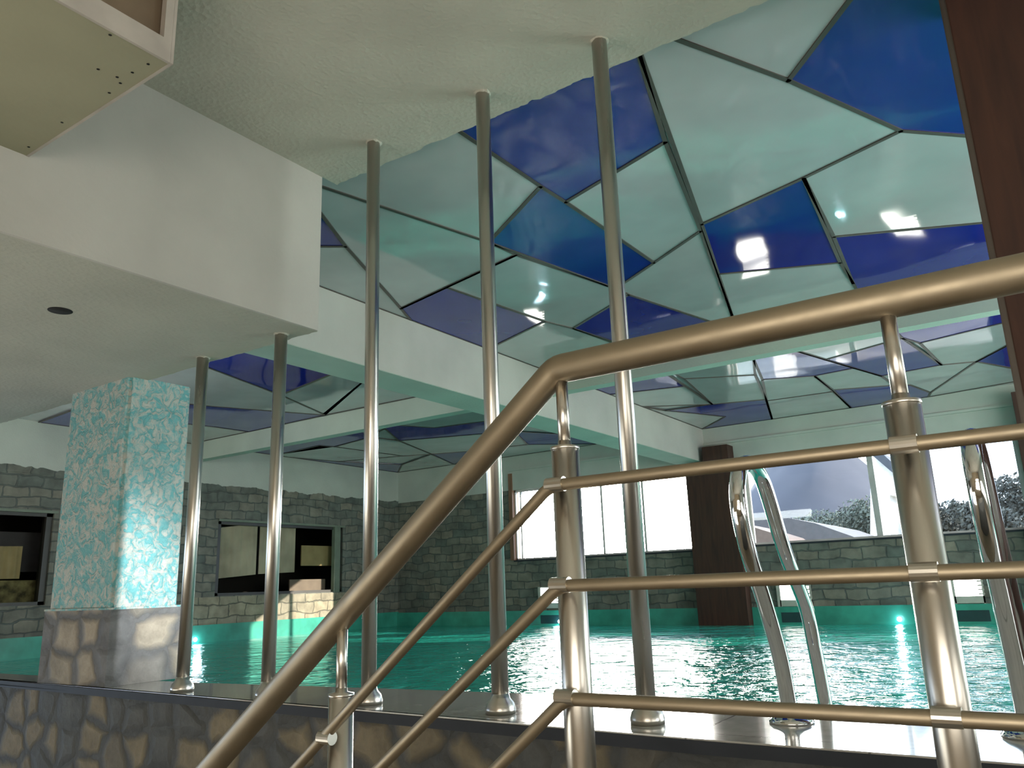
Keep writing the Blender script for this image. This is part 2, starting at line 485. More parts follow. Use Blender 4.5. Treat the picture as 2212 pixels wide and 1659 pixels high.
# window wall (Y = YF)
W1 = (-9.40, -5.50, 1.06, 2.49)
W2 = (-4.45, -.33, 1.09, 2.49)
W3 = (.6, 4.2, 1.09, 2.49)
bm = bmesh.new()
add_box(bm, XL, -9.45, YF, YF+.25, .06, 2.5)
add_box(bm, -9.45, XR, YF, YF+.25, .06, 1.06)
wb = struct(link('wall_back', bm, 'stone'), 'far wall of stone under a row of windows')
bm = bmesh.new()
add_box(bm, XL, XR+.3, YF, YF+.25, 2.5, 3.45)
for a, b in ((-9.45, W1[0]), (W1[1], W2[0]), (W2[1], W3[0]), (W3[1], XR+.3)): add_box(bm, a, b, YF, YF+.25, 1.06, 2.5)
link('white_band', bm, 'wallw', wb)
box('ledge', (-9.45, XR, YF-.04, YF, 2.9, 2.94), 'wallw', wb)
box('tile_band', (XL, XR, YF-.05, YF+.25, -1.5, .06), 'teal', wb)
bm = bmesh.new(); va = []
for i in range(101):
    x = XL+(-9.45-XL)*i/100; z = 2.47+.06*noise.noise(Vector((x*3, 8, 0)))+.03*noise.noise(Vector((x*11, 8, 4)))
    va.append([bm.verts.new((x, YF-dy, zz)) for dy, zz in ((0, 2.4), (.012, 2.4), (.012, z), (0, z))])
for A, B in zip(va, va[1:]):
    for i, j in ((0, 1), (1, 2), (2, 3)): bm.faces.new((A[i], A[j], B[j], B[i]))
link('rough_stone_edge', bm, 'stone', wb)
# right, back and near walls
struct(box('wall_right', (XR, XR+.3, YB-.3, YF+.3, -1.5, 3.45), 'wallw'))
bm = bmesh.new(); add_box(bm, XL-.3, XR+.3, YB-.3, YB, -1.5, 3.45)
struct(link('wall_near', bm, 'warm'))

# deck strip, its granite edge and the stone wall under it
def yfront(x): return 3.035+(x+5.27)*(-.035) if x < -1.2 else 2.892
def yback(x):
    P = [(-12.6, 3.22), (-6.8, 3.36), (-4.86, 3.46), (-3.4, 3.63), (-2.57, 3.70), (-1.8, 3.78), (-.3, 3.87), (4.5, 4.05)]
    for (a, b), (c, d) in zip(P, P[1:]):
        if x <= c: return b+(d-b)*(x-a)/(c-a)
xs = [-12.6, -9, -6.8, -4.86, -3.4, -2.57, -1.8, -1.2, -.3, 2, 4.5]
bm = bmesh.new(); add_prism(bm, [(x, yfront(x)) for x in xs]+[(x, yback(x)) for x in xs[::-1]], -.035, 0)
fl = struct(link('floor', bm, 'deck'), 'narrow polished pool deck under the steel poles')
bm = bmesh.new(); add_prism(bm, [(x, yfront(x)-.012) for x in xs]+[(x, yfront(x)+.05) for x in xs[::-1]], -.05, -.006)
link('granite_edge', bm, 'nosing', fl)
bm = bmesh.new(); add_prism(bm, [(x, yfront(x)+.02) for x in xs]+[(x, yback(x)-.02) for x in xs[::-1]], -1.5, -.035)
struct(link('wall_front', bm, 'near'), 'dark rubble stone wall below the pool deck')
bm = bmesh.new(); add_prism(bm, [(x, yback(x)-.021) for x in xs]+[(x, yback(x)) for x in xs[::-1]], -1.5, -.036)
struct(link('trim_1', bm, 'teal'), 'teal tiled near side of the pool')
struct(box('floor', (XL, XR, 3.3, YF, -1.6, -1.5), 'teal'), 'pool bottom')
struct(box('floor', (XL, XR, YB, 3.0, -1.35, -1.25), 'floor'), 'lower beige floor beside the stairs')

# water
bm = bmesh.new(); add_prism(bm, [(x, yback(x)+.001) for x in xs]+[(XR, YF-.051), (XL+.021, YF-.051)], ZW-.04, ZW)
wt = link('pool_water', bm, 'water')
tag(wt, 'rippling green swimming pool water with bright window reflections', 'water', kind='stuff')

# ------------------------------------------------------------------ beams
XB0, XB1, ZB = -5.62, -5.14, 2.60
tb = struct(box('trim_2', (XB0, XB1, YE+.01, YF, ZB, 3.45), 'beam'), 'long ceiling beam running from the soffit to the window wall')
box('side_face', (XB1, XB1+.006, YE+.011, YF, ZB+.004, ZC+.02), 'face', tb)
YC0, YC1, ZCB = 8.45, 8.63, 2.90
struct(box('trim_3', (XL, XB0, YC0, YC1, ZCB, 3.45), 'beam'), 'cross beam between the two left ceiling bays')
struct(box('trim_4', (XB1, XR, YC0, YC1, ZCB, 3.45), 'beam'), 'cross beam between the two right ceiling bays')

# ------------------------------------------------------------------ glossy panel ceiling
def P3(p): q = at_z(p, ZC); return (q.x, q.y)
class W(tuple): pass            # a point given directly in metres
def xy(p): return (p[0], p[1]) if isinstance(p, W) else P3(p)
def bay(label, rect, polys, bar=.0145, skip=None):
    x0, x1, y0, y1 = rect
    root = struct(box('ceiling', (x0, x1, y0, y1, ZC+.012, ZC+.04), 'pale'), label)
    bars = bmesh.new(); seen = set()
    for col, pl in polys:
        pts = [xy(p) for p in pl]
        pts = [(min(max(a, x0+.002), x1-.002), min(max(b, y0+.002), y1-.002)) for a, b in pts]
        bm = bmesh.new(); 
        z1 = ZC+.011
        try: add_prism(bm, pts, ZC+(0 if col == 'b' else .001), z1)
        except ValueError: bm.free(); continue
        bmesh.ops.triangulate(bm, faces=[f for f in bm.faces if len(f.verts) > 4])
        link('blue_panel' if col == 'b' else 'pale_panel', bm, 'blue' if col == 'b' else 'pale', root)
        n = len(pts)
        for i in range(n):
            a, b = Vector(pts[i]+(0,)), Vector(pts[(i+1) % n]+(0,))
            key = tuple(sorted(((round(a.x, 2), round(a.y, 2)), (round(b.x, 2), round(b.y, 2)))))
            if key in seen or (b-a).length < .03: continue
            if skip and abs(a.y-skip) < .01 and abs(b.y-skip) < .01: continue
            seen.add(key)
            d = (b-a).normalized(); s = Vector((-d.y, d.x, 0))*bar
            q = [a-s-d*bar*.5, a+s-d*bar*.5, b+s+d*bar*.5, b-s+d*bar*.5]
            add_prism(bars, [(v.x, v.y) for v in q], ZC-.006, ZC+.005)
    link('seam_trim', bars, 'seam', root)
    return root

# near right bay
yn = 3.2
e1 = W((xy((722, 412))[0]-.05, yn)); 
sA = (720, 411); v1 = (1056, 523)
S2a, S2b, S2c, S2d = (1000, 288), (1168, 402), (1222, 436), (1413, 567)
S3a, S3b, S3c, S3d = (1382, 124), (1437, 306), (1514, 498), (1588, 700)
S5a, S5b, S5c, S5d = (1115, 550), (1330, 623), (1358, 636), (1588, 712)
S8a, S8b = (964, 620), (866, 666)
S10a, S10b, S10c = (1176, 694), (1238, 709), (1420, 775)
S11a, S11b, S11c, S11d = (1468, 86), (1703, 173), (1946, 282), (2100, 335)
S13b = (1736, 384); S14b, S14c = (1801, 511), (1843, 612)
Yx = YC0
def ext(p, q, y):                       # continue the line p-q to the level line Y = y
    a, b = Vector(xy(p)), Vector(xy(q)); t = (y-a.y)/(b.y-a.y); r = a+(b-a)*t; return W((r.x, r.y))
def extx(p, q, x):
    a, b = Vector(xy(p)), Vector(xy(q)); t = (x-a.x)/(b.x-a.x); r = a+(b-a)*t; return W((r.x, r.y))
XRB = XR
nA = ext(v1, sA, yn); nS2 = ext(S2b, S2a, yn); nS3 = ext(S3b, S3a, yn); nS11 = ext(S11b, S11a, yn)
nS12 = ext((1705, 172), (1835, 0), yn)
rS11 = extx(S11c, S11d, 3.0)
kS3 = ext(S3c, S3d, Yx); kS14 = ext(S14b, S14c, Yx); kS10 = ext(S10b, S10c, Yx)
bl9 = W((-5.138, xy((884, 693))[1])); blL = W((-5.138, xy((1063, 752))[1]))
w9 = ext((747, 532), (700, 470), yn)
rr = extx((1803, 512), (2134, 487), 3.0)
R1 = [
 ('b', [nS2, nS3, S3b, S2c, S2b]),
 ('b', [S2b, v1, S5b, S2d, S2c]),
 ('p', [nA, nS2, S2b, v1]),
 ('p', [S2c, S3b, S3c, S2d]),
 ('p', [nA, v1, S5a, S8b, (747, 532), w9]),
 ('b', [w9, (747, 532), extx((747, 532), (699, 532), -5.138), W((-5.138, yn))]),
 ('p', [(747, 532), S8b, bl9, extx((747, 532), (699, 532), -5.138)]),
 ('b', [S8b, S8a, S10a, blL, bl9]),
 ('p', [S5a, S8a, S10a, S10b, S5c, S5b]),
 ('b', [S5c, S10b, S10c, (1588, 745), S5d]),
 ('p', [S3c, S2d, S5b, S5c, S5d, S3d]),
 ('p', [S10a, blL, W((-5.138, Yx)), kS10, S10b]),
 ('p', [S10c, kS10, kS3, (1588, 745)]),
 ('p', [nS3, nS11, S11b, S11c, S13b, (1516, 484)]),
 ('p', [nS11, nS12, S11b]),
 ('b', [nS12, W((3, yn)), rS11, S11c, S11b]),
 ('b', [S13b, (1516, 484), (1552, 592), (1815, 567)]),
 ('p', [S13b, S11c, rS11, rr, S14b]),
 ('b', [S14b, rr, W((3, xy((2212, 600))[1]+.3)), (1862, 650), S14c]),
 ('p', [(1552, 592), (1815, 567), S14c, (1862, 650), kS14, kS3, S3d]),
 ('p', [(1862, 650), W((3, xy((2212, 600))[1]+.3)), W((3, Yx)), kS14]),
 ('p', [W((3, yn)), W((XRB, yn)), W((XRB, Yx)), W((3, Yx))]),
]
bay('glossy blue and pale aqua panel ceiling behind the tall poles', (-5.138, XRB, yn, Yx), R1, skip=yn+.002)

# far right bay
c = W
y1, y2 = YC1, YF
XBf = XB1+.001
def up(p, q): return ext(q, p, y1)
X1b = (1539, 873); X1n = ext(X1b, (1435, 804), y1)
X2a, X2b, X2c = (1628, 776), (1655, 863), (1671, 907)
X2n = ext((1644, 820), X2a, y1)
def toW(p): a = xy(p); return W((a[0], y2))
fx = [(p, toW(p)) for p in ((1505, 930), (1671, 907), (1842, 882), (2015, 850))]
wB = W((XBf, y2)); w2 = toW((1671, 907)); w3 = toW((1842, 884)); w4 = toW((2008, 860))
bA = W((XBf, xy((1272, 841))[1])); bB = W((XBf, xy((1313, 853))[1])); bC = W((XBf, xy((1378, 880))[1]))
X4n = ext((2034, 788), (1949, 722), y1)
R2 = [
 ('b', [bA, W((XBf, y1)), X1n, (1480, 834), bB]),
 ('p', [bB, (1480, 834), X1b, bC]),
 ('p', [bC, (1437, 887), (1503, 893), (1566, 900), wB]),
 ('b', [(1437, 887), X1b, X2b, w2, wB, (1566, 900), (1503, 893)]),
 ('p', [X1n, X2n, X2a, (1631, 810), (1478, 818)]),
 ('p', [(1478, 818), (1631, 810), X2b, X1b]),
 ('b', [X2n, ext((1846, 795), (1719, 757), y1), (1846, 795), (1760, 812), (1647, 820), X2a]),
 ('p', [(1647, 820), (1760, 812), (1800, 846), (1656, 866)]),
 ('p', [(1656, 866), (1800, 846), w3, w2]),
 ('p', [ext((1846, 795), (1719, 757), y1), X4n, (1949, 730), (1783, 777)]),
 ('b', [(1783, 777), (1949, 730), (2034, 788), (1904, 812)]),
 ('p', [(1760, 812), (1846, 795), (1904, 812), (1932, 832), (1799, 842)]),
 ('b', [(1799, 842), (1932, 832), (1965, 831), (2010, 848), w4, w3]),
 ('p', [(1904, 812), (2034, 788), (2109, 781), (2010, 848), (1965, 831), (1932, 832)]),
 ('b', [X4n, ext((1987, 741), (2190, 690), y1), (2180, 694), (1987, 741), (1949, 730)]),
 ('p', [(1987, 741), (2180, 694), (2188, 740), (2109, 781), (2034, 788)]),
 ('b', [(2109, 781), (2190, 738), (2198, 797)]),
 ('p', [(2109, 781), (2198, 797), (2205, 822), w4, (2010, 848)]),
]
bay('glossy panel ceiling of the far right bay above the windows', (XBf, XRB, y1, y2), R2, .017)

# near left bay
XB0e = XB0-.001
yl = YE+.001
q0 = (599, 851)
L1 = [
 ('b', [ext(q0, (465, 800), yl), W((XB0e, yl)), extx((631, 845), (729, 804), XB0e), (606, 853)]),
 ('p', [(606, 853), extx((631, 845), (729, 804), XB0e), W((XB0e, YC0)), (691, 899), (704, 897)]),
 ('p', [ext(q0, (465, 800), yl), (606, 853), (704, 897), (466, 878), (300, 862), ext((466, 878), (300, 862), yl) if False else W((-8.6, yl))]),
 ('b', [(466, 878), (704, 897), (691, 899), (539, 933), (463, 922), (300, 905), (150, 926), (75, 915), (150, 888), (300, 862)]),
 ('p', [(463, 922), (539, 933), ext((300, 950), (466, 953), YC0) if False else W((-10.4, YC0)), W((XL+.002, YC0)), (150, 926), (300, 905)]),
]
bay('glossy panel ceiling of the near left bay beyond the soffit', (XL, XB0e, yl, YC0), L1, skip=yl+.002)

# far left bay
zz = YC1
L2 = [
 ('b', [ext((862, 951), (600, 930), zz) if False else W((-9.0, zz)), W((XL+.004, zz+.2)), (596, 983), (691, 962), (723, 965), (800, 944)]),
 ('b', [(831, 925), (852, 918), (938, 924), (1030, 912), (1100, 905), (1110, 932), (1030, 938), (862, 952)]),
 ('p', [W((-9.0, zz)), (800, 944), (831, 925), (852, 918), (938, 924), (1030, 912), (1100, 905), W((XB0e, zz))]),
 ('p', [(800, 944), (862, 952), (932, 981), (870, 985), (723, 965)]),
 ('p', [(862, 952), (1030, 938), (1110, 932), (1140, 960), (1011, 975), (932, 981)]),
 ('b', [(932, 981), (1011, 975), (1060, 968), (985, 1004)]),
 ('p', [(596, 983), (691, 962), (723, 965), (870, 985), (732, 997), (621, 988)]),
 ('b', [(621, 988), (732, 997), (868, 1004), W((XL+.004, YF-.01))]),
 ('p', [(868, 1004), (932, 981), (985, 1004), toW((985, 1004)), W((XL+.004, YF-.01))]),
 ('b', [(1110, 932), (1228, 939), (1298, 960), (1140, 960)]),
 ('p', [(1060, 968), (1140, 960), (1298, 960), toW((1298, 961)), toW((985, 1004)), (985, 1004)]),
]
bay('glossy panel ceiling of the far left bay in the corner', (XL, XB0e, YC1, YF), L2, .018)

# ------------------------------------------------------------------ windows in the far wall
def window_far(n, w, mull, glass='glass', label='', wide=.05, fm='alu'):
    bm = bmesh.new(); x0, x1, z0, z1 = w
    for b in ((x0, x0+wide, z0, z1), (x1-wide, x1, z0, z1), (x0, x1, z0, z0+.035), (x0, x1, z1-.035, z1)):
        add_box(bm, b[0], b[1], YF+.06, YF+.12, b[2], b[3])
    o = struct(link(f'window_{n}', bm, fm), label)
    for m, ww in mull: box('mullion', (m-ww/2, m+ww/2, YF+.055, YF+.125, z0+.035, z1-.035), fm, o)
    box('glass_pane', (x0+.02, x1-.02, YF+.088, YF+.092, z0+.02, z1-.02), glass, o)
    box('sill', (x0, x1, YF-.02, YF+.25, z0-.03, z0), 'nosing', o)
    return o
wA = window_far(1, W1, [(-9.23, .03), (-7.33, .04), (-6.45, .04)], label='glaring white window left of the brown wooden column')
box('wooden_jamb', (-9.47, -9.38, YF-.03, YF+.2, 1.06, 2.85), 'woodl', wA)
window_far(2, W2, [(-2.39, .09)], label='window with a mountain view right of the brown wooden column')
window_far(3, W3, [(2.2, .09)], label='window at the right end of the far wall')

# windows in the left wall with the dim room behind
def window_left(n, w, label):
    y0, y1_, z0, z1 = w; bm = bmesh.new()
    for b in ((y0, y0+.09, z0, z1), (y1_-.09, y1_, z0, z1), (y0, y1_, z0, z0+.05), (y0, y1_, z1-.07, z1)):
        add_box(bm, XL-.16, XL-.04, b[0], b[1], b[2], b[3])
    o = struct(link(f'window_{n}', bm, 'darkf'), label)
    box('lintel_strip', (XL-.06, XL+.02, y0, y1_+.05, z1-.02, z1+.02), 'green', o)
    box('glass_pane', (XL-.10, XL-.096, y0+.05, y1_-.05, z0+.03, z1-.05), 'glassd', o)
    return o
w4_ = window_left(4, WL[0], 'dark window at the left edge beside the turquoise column')
w5_ = window_left(5, WL[1], 'dark window with painted cream reflections in the stone wall')
box('green_jamb', (XL-.08, XL+.01, WL[1][1]-.24, WL[1][1]-.08, WL[1][2], WL[1][3]), 'green', w5_)
# room behind
bm = bmesh.new()
add_box(bm, XL-1.6, XL-1.55, 2.5, YF+.3, -.2, 2.6); add_box(bm, XL-1.6, XL-.25, 2.45, 2.5, -.2, 2.6)
add_box(bm, XL-1.6, XL-.25, YF+.25, YF+.3, -.2, 2.6); add_box(bm, XL-1.6, XL-.25, 2.5, YF+.3, -.25, -.2)
add_box(bm, XL-1.6, XL-.25, 2.5, YF+.3, 2.6, 2.65)
struct(link('wall_outer', bm, 'dark'), 'dark side room behind the left windows')
def reflection_or_panel(name, y0, y1_, ztl, ztr, zbl, zbr, x, mat):
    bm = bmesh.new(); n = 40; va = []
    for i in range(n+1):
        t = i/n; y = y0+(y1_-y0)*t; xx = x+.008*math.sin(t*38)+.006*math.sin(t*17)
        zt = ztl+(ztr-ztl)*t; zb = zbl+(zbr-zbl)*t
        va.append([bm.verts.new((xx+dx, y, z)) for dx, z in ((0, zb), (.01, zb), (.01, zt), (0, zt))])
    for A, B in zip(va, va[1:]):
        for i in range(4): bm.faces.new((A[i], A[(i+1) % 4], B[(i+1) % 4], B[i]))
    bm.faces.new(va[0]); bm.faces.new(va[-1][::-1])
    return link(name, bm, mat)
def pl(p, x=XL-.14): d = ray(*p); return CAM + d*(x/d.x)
def panel_px(name, tl, tr, br, bl, mat, x):
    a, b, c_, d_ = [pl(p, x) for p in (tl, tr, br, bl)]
    return reflection_or_panel(name, (a.y+d_.y)/2, (b.y+c_.y)/2, a.z, b.z, d_.z, c_.z, x, mat)
g = 'painted reflection panels behind the left stone wall window'  # cream panels carry the bright window's reflection as solid coloured sheets
tag(panel_px('reflection_or_panel', (474, 1140), (558, 1131), (550, 1241), (468, 1250), 'cream', XL-.22), 'wide cream painted reflection at the left of the stone wall window', 'reflection_or_panel', g)
tag(panel_px('reflection_or_panel', (563, 1131), (640, 1134), (634, 1236), (556, 1240), 'cream', XL-.22), 'narrow cream painted reflection in the middle of the stone wall window, behind the second pole', 'reflection_or_panel', g)
tag(panel_px('reflection_or_panel', (-60, 1180), (48, 1180), (42, 1250), (-60, 1252), 'card', XL-.22), 'tan panel in the window at the far left edge', 'reflection_or_panel')
def board_px(name, tl, br, mat, x):
    a, b = pl(tl, x), pl(br, x); return box(name, (x-.03, x, a.y, b.y, b.z, a.z), mat, bevel=.004)
tag(board_px('notice_board', (652, 1178), (716, 1222), 'card', XL-.215), 'tan board hung in the right part of the stone wall window', 'board')
tag(board_px('cardboard_box', (626, 1252), (702, 1287), 'mauve', XL-.215), 'mauve box at the bottom of the stone wall window', 'box')
tag(board_px('grey_screen', (-60, 1146), (102, 1235), plain('dusky grey screen', (.09, .08, .09), .6), XL-.45), 'dusky grey screen behind the tan panel at the left edge', 'screen')
tag(board_px('draped_sofa', (-60, 1255), (98, 1305), 'olive', XL-.25), 'olive draped seat low in the window at the left edge', 'sofa')

# ------------------------------------------------------------------ columns
tc_ = empty('turquoise_column', (-5.7, 3.3, 0))
tag(tc_, 'square column of turquoise and grey stippled plaster on a stone plinth', 'column')
cx0, cx1, cy0, cy1 = -6.20, -5.33, 3.055, 3.60
bm = bmesh.new(); add_box(bm, cx0+.03, cx1-.03, cy0+.01, cy1-.03, .5, ZF+.01)
bmesh.ops.bevel(bm, geom=[e for e in bm.edges if abs(e.verts[0].co.z-e.verts[1].co.z) > .5], offset=.025, segments=3, affect='EDGES')
link('shaft', bm, 'splash', tc_)
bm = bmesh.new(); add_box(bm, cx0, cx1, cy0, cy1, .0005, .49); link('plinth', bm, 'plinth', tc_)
box('plinth_ledge', (cx0-.004, cx1+.006, cy0-.004, cy1+.006, .49, .503), 'splash', tc_)

def wood_col(loc, label, parts, grp=None, edge=None):
    t = empty('wooden_column', loc)
    tag(t, label, 'column', grp)
    for nm, b, m in parts: box(nm, b, m, t, bevel=.004)
    return t
a1, a2 = at_y((1487, 1100), 13.6).x, at_y((1592, 1100), 13.6).x
b1, b2 = at_y((1517, 962), 13.6).x, at_y((1570, 965), 13.6).x
wood_col((a1, 13.6, -.2), 'dark brown wooden column against the far wall between the two windows',
 [('shaft', (a1, a2, 13.6, YF-.051, -1.2, 2.5), 'wood'), ('cap', (b1, b2+.02, 13.55, YF-.041, 2.5, 2.83), 'wood'),
  ('pale_strip', (a2, a2+.05, 13.72, YF-.001, 1.06, 2.5), 'alu')], 'wooden columns of the hall')
d1 = at_y((2184, 850), 13.6).x
wood_col((d1, 13.6, -.2), 'dark brown wooden column against the far wall at the right edge, seen above the top rail',
 [('shaft', (d1-.03, d1+.85, 13.6, YF-.051, -1.2, 2.5), 'wood'), ('cap', (d1, d1+.6, 13.55, YF-.041, 2.5, 3.05), 'wood')], 'wooden columns of the hall')
e = at_y((2149, 543), 3.62)
wood_col((e.x, 3.62, 0), 'big reddish brown wooden column in the right corner, closest of the wooden columns',
 [('shaft', (e.x, e.x+.8, 3.62, 4.1, .0005, ZC-.008), 'wood'), ('edge_strip', (e.x-.024, e.x, 3.62, 3.66, .0005, ZC-.008), 'seam')], 'wooden columns of the hall')

# ------------------------------------------------------------------ steel poles
poles = [(-4.572, ZF, 'leftmost steel pole, standing closest to the turquoise column under the low soffit'),
         (-3.785, ZF, 'second steel pole from the left, ending at the corner of the low soffit'),
         (-3.015, ZS, 'steel pole just right of the white corner, shortest of three under the slab'),
         (-2.205, ZS, 'middle steel pole of the three under the tall slab'),
         (-1.488, ZS, 'rightmost steel pole, crossing the level part of the handrail')]
for x, zt, lab in poles:
    t = empty('steel_pole', (x, YP, 0))
    tag(t, lab, 'pole', 'steel poles between deck and ceiling')
    tube('shaft', [(x, YP, .04), (x, YP, zt+.01)], .0385, 'steel', t, 32)
    lathe('base_flange', [(.068, .0005), (.070, .02), (.062, .045), (.045, .065), (.0395, .085)], x, YP, 'steel', t)
    bm = bmesh.new()
    # smeared plaster around the top
    n = 14; ring = []
    for k in range(n):
        a = 2*math.pi*k/n; r = .044+.012*random.random(); ring.append(bm.verts.new((x+r*math.cos(a), YP+r*math.sin(a), zt+.001)))
    ring2 = [bm.verts.new((x+.037*math.cos(2*math.pi*k/n), YP+.037*math.sin(2*math.pi*k/n), zt-.004-.010*random.random())) for k in range(n)]
    for k in range(n): bm.faces.new((ring[k], ring[(k+1) % n], ring2[(k+1) % n], ring2[k]))
    bm.faces.new(ring); bm.faces.new(ring2[::-1])
    link('plaster_collar', bm, 'slab' if zt == ZS else 'soffit', t)

# ------------------------------------------------------------------ stair railing
YR = 1.15
rl = empty('stair_railing', (-.66, YR, 0))
tag(rl, 'stainless steel stair railing with thick handrail sloping down to the left', 'railing')
def slope_pt(a, b, x): return (x, a[1], a[2]+(b[2]-a[2])*(x-a[0])/(b[0]-a[0]))
hA, hE, hB = (-1.573, YR, .198), (-.675, YR, .911), (1.0, YR, .913)
tube('handrail', elbow(slope_pt(hA, hE, -2.0), hE, hB, .014, 3), .0252, 'steelw', rl, 40)
YQ = YR-.036
for a, e_, zr_ in (((-1.267, YQ, .231), (-.678, YQ, .7065), .7075), ((-1.053, YQ, .25), (-.669, YQ, .5475), .549), ((-.80, YQ, .272), (-.668, YQ, .3805), .3825)):
    tube('rail', elbow(slope_pt(a, e_, -2.0), e_, (1.0, YQ, zr_), .022), .0098, 'steelw', rl, 20)
def post(x, ztop, zb, zh, rails):
    p = tube('post', [(x, YR, zb), (x, YR, ztop)], .0235, 'steel', rl, 32)
    lathe('collar', [(.0236, ztop-.004), (.0246, ztop-.002), (.0246, ztop+.002), (.012, ztop+.005), (.011, ztop+.012)], x, YR, 'steel', p)
    tube('stem', [(x, YR, ztop), (x, YR, zh)], .0105, 'steel', p, 20)
    for z in rails:
        bm = bmesh.new(); add_tube(bm, [(x-.016, YQ, z), (x+.016, YQ, z)], .0122, 18); link('clamp', bm, 'steel', p, smooth=False)
post(-.667, .772, .0, .89, (.7075, .549, .3825))
post(-.147, .768, .0, .89, (.7075, .549, .3825))
post(-1.187, .361, -.45, .485, (.29,))
post(.373, .768, .0, .89, (.7075, .549, .3825))
# landing and stairs under it (out of the photograph, they carry the railing)
bm = bmesh.new(); add_box(bm, -.75, 1.6, .95, 1.35, -1.25, -.001)
for k in range(6): add_box(bm, -.75-.25*(k+1), -.75-.25*k, .95, 1.35, -1.25, -.2*(k+1)+.0)
struct(link('floor', bm, 'step'), 'stone landing and stairs that carry the railing')

# ------------------------------------------------------------------ pool ladder
ld = empty('pool_ladder', (-.6, 3.4, 0))
tag(ld, 'chrome pool ladder with two tall curved grab rails on the deck', 'pool ladder')
prof = [(3.335, .0), (3.31, .14), (3.265, .28), (3.14, .49), (3.03, .64), (2.975, .79), (2.985, .89), (3.05, .965), (3.16, .995), (3.27, .965),
        (3.35, .89), (3.49, .68), (3.62, .54), (3.745, .40), (3.80, .24), (3.845, .08), (3.885, -.15), (3.93, -.6), (3.93, -.95)]
LX = (-.985, -.20)
for x in LX:
    r_ = tube('grab_rail', smooth_path([(x, y, z) for y, z in prof], 6), .031, 'chrome', ld, 28)
    lathe('deck_flange', [(.085, .0005), (.085, .008), (.07, .022), (.045, .035), (.034, .045)], x, 3.333, 'chrome', r_)
for z in (-.4, -.65, -.9): box('step', (LX[0], LX[1], 3.885, 3.975, z-.015, z+.015), 'chrome', ld, bevel=.004)

# ------------------------------------------------------------------ lamps in the far wall, LEDs, niches
def wall_lamp(p0, p1, label):
    a, b = at_y(p0, YF), at_y(p1, YF); x0, x1, z1, z0 = a.x, b.x, a.z, b.z
    t = empty('wall_lamp', ((x0+x1)/2, YF, z0)); tag(t, label, 'lamp', 'louvred lamps low in the far wall')
    box('diffuser', (x0, x1, YF-.03, YF-.002, z0, z1), 'lamp', t)
    bm = bmesh.new(); 
    for q in ((x0-.06, x0, z0-.11, z1+.02), (x1, x1+.02, z0-.11, z1+.02), (x0, x1, z1, z1+.02), (x0-.02, x1+.02, z0-.10, z0)):
        add_box(bm, q[0], q[1], YF-.05, YF-.001, q[2], q[3])
    link('housing', bm, 'lampf', t)
    n = 5
    for k in range(n):
        z = z0+(z1-z0)*(k+.5)/n
        if k < n: box('louvre', (x1-.05, x1+.03, YF-.055, YF-.03, z-.01, z+.01), 'lampf', t)
    return x0, x1
lamps = [((1170, 1270), (1208, 1302), 'louvred white wall lamp under the glaring window, leftmost of three'),
         ((1684, 1253), (1752, 1295), 'louvred white wall lamp seen between the ladder grab rails'),
         ((2058, 1243), (2124, 1287), 'louvred white wall lamp right of the second railing post')]
for p0, p1, lab in lamps:
    x0, x1 = wall_lamp(p0, p1, lab)
    nb = box('skimmer_opening', (x0-.02, x1+.05, YF-.053, YF-.0505, -.19, -.03), 'niche')
    tag(nb, 'dark skimmer opening in the teal tiles below the ' + {0: 'leftmost lamp', 1: 'lamp between the grab rails', 2: 'rightmost lamp'}[lamps.index((p0, p1, lab))],
        'skimmer', 'skimmer openings in the far pool wall')
def led(loc, nrm, label):
    t = empty('pool_light', loc); tag(t, label, 'pool light', 'small white lights at the water line')
    bm = bmesh.new(); bmesh.ops.create_uvsphere(bm, u_segments=16, v_segments=10, radius=.034, matrix=Matrix.Translation(loc))
    link('bulb', bm, 'led', t, smooth=True)
    l_ = Vector(loc); n_ = Vector(nrm)
    bm = bmesh.new(); add_tube(bm, [l_-n_*.06, l_-n_*.005], .055, 18); link('rim', bm, 'lampf', t)
    pd = bpy.data.lights.new('pool light glow', 'POINT'); pd.energy = 1.2; pd.color = (.6, .85, 1); pd.shadow_soft_size = .05
    po = bpy.data.objects.new('pool_light_glow', pd); COL.objects.link(po); po.location = l_+n_*.12; po.parent = t
    po.matrix_parent_inverse = t.matrix_world.inverted()
ZL = -.15
led((at_y((1945, 1345), YF).x, YF-.05, ZL), (0, -1, 0), 'small white pool light at the water line left of the second railing post')
led((at_y((1212, 1350), YF).x, YF-.05, ZL), (0, -1, 0), 'small white pool light at the water line below the leftmost lamp')
led((XL+.02, 8.75, ZL), (1, 0, 0), 'small white pool light at the water line of the left stone wall')

# ------------------------------------------------------------------ outside
struct(box('ground', (-120, 80, YF+.3, 160, -.8, -.5), 'ground'), 'ground outside the windows')
bm = bmesh.new(); nx, ny = 90, 24; gr = []
for j in range(ny+1):
    row = []
    for i in range(nx+1):
        x = -60+90*i/nx; y = 80+40*j/ny
        pk = max(0, 1-abs(j/ny-.5)*2)**.8
        h = 16.5*math.exp(-((x+25)/12.5)**2) + 5.5*math.exp(-((x-10)/26)**2)
        if x < -30: h *= .9
        h = h*pk + 1.8*noise.noise(Vector((x*.12, y*.12, 0)))*pk + .8*noise.noise(Vector((x*.4, y*.4, 2)))*pk
        row.append(bm.verts.new((x, y, max(-.8, h-.6))))
    gr.append(row)
for j in range(ny):
    for i in range(nx): bm.faces.new((gr[j][i], gr[j][i+1], gr[j+1][i+1], gr[j+1][i]))
tag(link('mountain', bm, 'mount', smooth=True, recalc=False), 'hazy mauve mountain filling the view through the right window', 'mountain')

